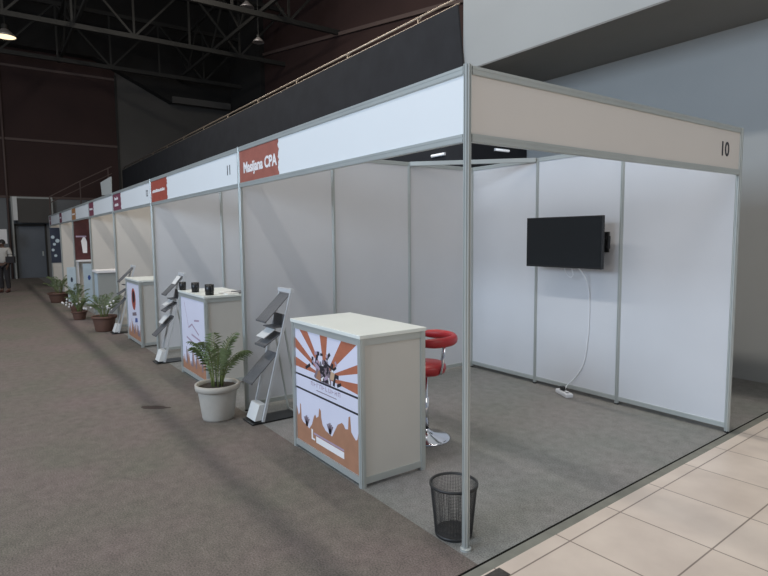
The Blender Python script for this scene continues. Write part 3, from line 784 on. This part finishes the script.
# ------------------------------------------------------------------ wire waste bin
t = thing('waste_bin', (-0.162, 0.062, 0), 'round black wire-mesh waste bin behind the front corner post', 'bin')
b = MB(); NS, NH = 84, 34; r0, r1, hb = 0.103, 0.130, 0.295
for i in range(NH+1):
    q = i/NH
    for j in range(NS):
        a = 2*PI*j/NS; r = r0 + (r1-r0)*q; b.v.append((r*math.cos(a), r*math.sin(a), 0.012 + (hb-0.012)*q))
for i in range(NH):
    for j in range(NS):
        j2 = (j+1) % NS; b.f.append([i*NS+j, i*NS+j2, (i+1)*NS+j2, (i+1)*NS+j]); b.m.append(0)
o = b.build('mesh_wall', WIRE, t); md = o.modifiers.new('wire', 'WIREFRAME'); md.thickness = 0.0029; md.use_even_offset = False
b = MB(); b.lathe([(r1-0.004,hb-0.008),(r1+0.006,hb-0.008),(r1+0.006,hb+0.006),(r1-0.004,hb+0.006),(r1-0.004,hb-0.008)], seg=48); b.build('rim', WIRE, t, True)
b = MB(); b.lathe([(0.005,0.004),(r0+0.001,0.004),(r0+0.003,0.022),(r0,0.022),(r0-0.004,0.012),(0.005,0.012)], seg=40); b.build('base', WIRE, t, True)

# ------------------------------------------------------------------ television, cable, power strip
t = thing('television', (-1.49, 2.74, 1.59), 'flat black television mounted on the white back wall of booth 10', 'television', None, 0.0)
tw, th = 0.45, 0.255
b = MB(); b.box((-tw, -0.004, -th), (tw, 0.035, th)); b.build('casing', BLACKPL, t, bevel=0.004)
b = MB(); b.box((-tw+0.012, -0.006, -th+0.02), (tw-0.012, -0.0035, th-0.012)); b.build('screen', SCREEN, t)
b = MB(); b.box((-0.2, 0.035, -0.17), (0.25, 0.06, 0.17)); b.build('rear_housing', BLACKPL, t, bevel=0.008)
b = MB(); b.box((0.22, 0.226, -0.10), (0.36, 0.254, 0.10)); b.bar((0.30, 0.23, 0.0), (0.42, 0.14, 0.0), 0.02, 0.07); b.bar((0.42, 0.14, 0.0), (0.20, 0.06, 0.0), 0.02, 0.07)
b.tube([(0.42, 0.14, -0.06), (0.42, 0.14, 0.06)], 0.02); b.build('wall_arm', BLACKPL, t)
def smooth_path(p, n=8):
    out = []; p = [Vector(q) for q in p]
    for i in range(len(p)-1):
        a, b_, c, d_ = p[max(0,i-1)], p[i], p[i+1], p[min(len(p)-1,i+2)]
        for k in range(n):
            t_ = k/n
            out.append(0.5*((2*b_) + (c-a)*t_ + (2*a-5*b_+4*c-d_)*t_*t_ + (3*b_-a-3*c+d_)*t_**3))
    out.append(p[-1]); return out
b = MB(); b.tube(smooth_path([(-1.45,2.80,1.40),(-1.36,2.90,1.28),(-1.335,2.965,1.12),(-1.33,2.985,0.9),(-1.34,2.985,0.6),(-1.38,2.985,0.35),(-1.46,2.98,0.2),(-1.55,2.96,0.09),(-1.56,2.93,0.045)]), 0.0055, seg=8)
tag(b.build('power_cable', WHITEPL, smooth=True), 'white cable hanging down the wall from the television', 'cable')
b = MB(); b.tube(smooth_path([(-1.52,2.80,1.37),(-1.54,2.88,1.27),(-1.50,2.90,1.23),(-1.45,2.87,1.27),(-1.44,2.80,1.38)]), 0.004, seg=8)
tag(b.build('signal_cable', WHITEPL, smooth=True), 'short white cable looped just under the television', 'cable')
t = thing('power_strip', (-1.52, 2.86, 0), 'white power strip lying on the floor below the television', 'power strip', None, -0.45)
b = MB(); b.box((-0.12, -0.04, 0), (0.12, 0.04, 0.04)); b.build('body', WHITEPL, t, bevel=0.008)
for k in (-1, 0, 1):
    b = MB(); b.lathe([(0.002,0.0405),(0.017,0.0405),(0.018,0.042)], (k*0.065, 0, 0), seg=16); b.build('socket', MESHGREY, t)
b = MB(); b.box((-0.055, -0.022, 0.0425), (-0.01, 0.022, 0.085)); o = b.build('plug', BLACKPL, t, bevel=0.006); o['label'] = 'black plug'

# small lights seen under the side fascia, fixed to the black cloth
for k, (x, y, z, rz, lb) in enumerate(((-4.36, MY-0.070, 2.86, 0.0, 'small white tube light on the black cloth left of the corner post'), (-4.0, 4.55, 2.95, 0.0, 'small white tube light right of the corner post, under the side fascia'))):
    t = thing('tube_light', (x, y, z) if k == 0 else (-3.858, 4.42, 2.93), lb, 'lamp', 'small tube lights over the back wall', 0 if k == 0 else PI/2)
    b = MB(); b.box((-0.15, -0.005, -0.02), (0.15, 0.02, 0.02)); b.build('housing', WHITEPL, t)
    b = MB(); b.tube([(-0.14, -0.012, 0), (0.14, -0.012, 0)], 0.012); b.build('tube', TUBEG, t, True)

# ------------------------------------------------------------------ dark stain on the aisle carpet
b = MB(); r = random.Random(2); pts = []
for k in range(22):
    a = 2*PI*k/22; q = 1 + r.uniform(-0.15, 0.15)
    pts.append((0.15*q*math.cos(a), 0.05*q*math.sin(a)))
b.prism(pts, lambda u, v, s: (u, v, s), 0.0008, 0.003)
o = b.build('floor_cover', mat('dark_brown_patch', (0.055, 0.035, 0.028), 0.8, 0, 0.2, 20)); o.location = (-3.68, -0.70, 0); o.rotation_euler = (0, 0, 0.8)
tag(o, 'small dark brown oval patch on the aisle carpet', 'floor patch')

# ------------------------------------------------------------------ person
def skin_chain(name, verts, edges, radii, m, parent, root=0, sub=2):
    me = bpy.data.meshes.new(name); me.from_pydata(verts, edges, [])
    o = bpy.data.objects.new(name, me); COL.objects.link(o); o.parent = parent
    md = o.modifiers.new('skin', 'SKIN'); 
    for i, r in enumerate(radii):
        sv = me.skin_vertices[0].data[i]; sv.radius = r if isinstance(r, tuple) else (r, r); sv.use_root = (i == root)
    md.use_smooth_shade = True
    ms = o.modifiers.new('sub', 'SUBSURF'); ms.levels = sub; ms.render_levels = sub
    me.materials.append(m)
    return o
def person():
    t = thing('person', (-19.5, -1.47, 0), 'person in a pale shirt and dark trousers standing at the left edge', 'person', None, math.radians(60))
    # local: +x = person's left, -y = forward
    V = [(0,0,0.92),(0,0.0,1.06),(0,0.01,1.24),(0,0.0,1.37),(0,0.0,1.43),(0,-0.01,1.47),(0,-0.015,1.54),(0,-0.02,1.60)]
    R_ = [(0.12,0.10),(0.115,0.09),(0.14,0.10),(0.12,0.085),(0.055,0.055),(0.05,0.052),(0.078,0.09),(0.062,0.075)]
    E_ = [(i, i+1) for i in range(7)]
    def add(pts, rs, root):
        prev = root
        for p, r in zip(pts, rs): V.append(p); R_.append(r); E_.append((prev, len(V)-1)); prev = len(V)-1
        return prev
    for sx in (-1, 1):
        add([(0.09*sx,0,0.86),(0.10*sx,-0.01,0.66),(0.10*sx,-0.01*sx,0.48),(0.10*sx,0.03,0.28),(0.10*sx,0.04,0.09),(0.11*sx,-0.03,0.045),(0.115*sx,-0.13,0.03)],
            [(0.085,0.09),0.075,0.058,0.055,0.04,(0.042,0.04),(0.04,0.025)], 0)
        w_ = add([(0.165*sx,0.01,1.37),(0.21*sx,0.02,1.22),(0.235*sx,0.02,1.09),(0.225*sx,-0.06,0.97),(0.21*sx,-0.13,0.88)],
            [0.06,0.047,0.04,0.034,0.026], 3)
        wx, wy, wz = V[w_]
        palm_ = add([(wx-0.005*sx, wy-0.03, wz-0.05)], [(0.014,0.030)], w_)
        px_, py_, pz_ = V[palm_]
        for f in range(4):
            o_ = (f-1.5)*0.019; l = (0.065,0.078,0.072,0.055)[f]
            add([(px_, py_+o_*0.8-0.005, pz_-0.035), (px_-0.008*sx, py_+o_-0.01, pz_-0.035-l*0.5), (px_-0.022*sx, py_+o_-0.01, pz_-0.035-l)], [0.0095,0.0085,0.007], palm_)
        add([(px_-0.01*sx, py_-0.045, pz_+0.005), (px_-0.02*sx, py_-0.06, pz_-0.03)], [0.010,0.008], palm_)
    skin_chain('body', V, E_, R_, SKIN, t)
    # clothes as thin shells a little larger than the body
    vs = [(0,0,0.90),(0,0,1.06),(0,0.01,1.24),(0,0,1.37),(0,0,1.41)]; rs = [(0.155,0.125),(0.15,0.12),(0.165,0.125),(0.14,0.105),(0.075,0.07)]; es = [(0,1),(1,2),(2,3),(3,4)]
    for sx in (-1, 1):
        k = len(vs); vs += [(0.17*sx,0.01,1.375),(0.213*sx,0.02,1.22),(0.238*sx,0.02,1.08)]; rs += [0.075,0.066,0.058]; es += [(3,k),(k,k+1),(k+1,k+2)]
    skin_chain('shirt', vs, es, rs, SHIRT, t)
    vs = [(0,0,0.95)]; rs = [(0.145,0.118)]; es = []
    for sx in (-1, 1):
        k = len(vs); vs += [(0.09*sx,0,0.85),(0.10*sx,-0.01,0.66),(0.10*sx,0,0.48),(0.10*sx,0.03,0.28),(0.10*sx,0.04,0.11)]; rs += [(0.10,0.105),0.092,0.078,0.07,0.062]
        es += [(0,k),(k,k+1),(k+1,k+2),(k+2,k+3),(k+3,k+4)]
    skin_chain('trousers', vs, es, rs, TROU, t)
    for sx in (-1, 1):
        skin_chain('shoe', [(0.10*sx,0.07,0.045),(0.11*sx,-0.03,0.045),(0.115*sx,-0.15,0.036)], [(0,1),(1,2)], [(0.045,0.045),(0.05,0.045),(0.042,0.032)], SHOE, t)
    b = MB(); b.lathe([(0.004,0.115),(0.05,0.10),(0.083,0.055),(0.096,0.0),(0.09,-0.04)], (0, 0.012, 1.575), seg=20); b.build('hair', HAIR, t, True)
    b = MB(); b.lathe([(0.003,-0.012),(0.011,0),(0.003,0.012)], (-0.03,-0.10,1.565), seg=8); b.lathe([(0.003,-0.012),(0.011,0),(0.003,0.012)], (0.03,-0.10,1.565), seg=8)
    b.build('eye', WHITEP, t, True)
    b = MB(); b.prism([(-0.012,1.52),(0.012,1.52),(0.005,1.56),(-0.005,1.56)], lambda u, v, s: (u, s, v), -0.125, -0.09); b.build('nose', SKIN, t)
    b = MB(); b.box((-0.022,-0.112,1.497),(0.022,-0.09,1.505)); b.build('mouth', SHOE, t)
    for sx in (-1, 1):
        b = MB(); b.lathe([(0.002,-0.028),(0.012,-0.01),(0.014,0.014),(0.002,0.03)], (0.088*sx,-0.005,1.55), seg=8); b.build('ear', SKIN, t, True)
    b = MB(); b.box((0.09,-0.24,1.0),(0.27,-0.17,1.18)); return t
p_ = person()
b = MB(); b.box((-0.13,-0.045,0.0),(0.13,0.045,0.20)); b.tube([(-0.08,0,0.2),(-0.06,0,0.27),(0.06,0,0.27),(0.08,0,0.2)], 0.01)
o = b.build('handbag', TROU, bevel=0.01); o.location = (-19.15, -1.28, 0.95); o.rotation_euler = (0, 0, 1.0); tag(o, 'small dark bag held at the waist of the person', 'bag')

# white notice beside the person
b = MB(); b.box((-0.01, -0.26, 1.52), (0.01, 0.22, 2.1)); b.box((-0.015, -0.03, 0), (-0.005, 0.01, 1.52))
o = b.build('notice_board', WHITEP); o.location = (-25.4, -1.35, 0); tag(o, 'white notice on a stand above the person at the left edge', 'sign')
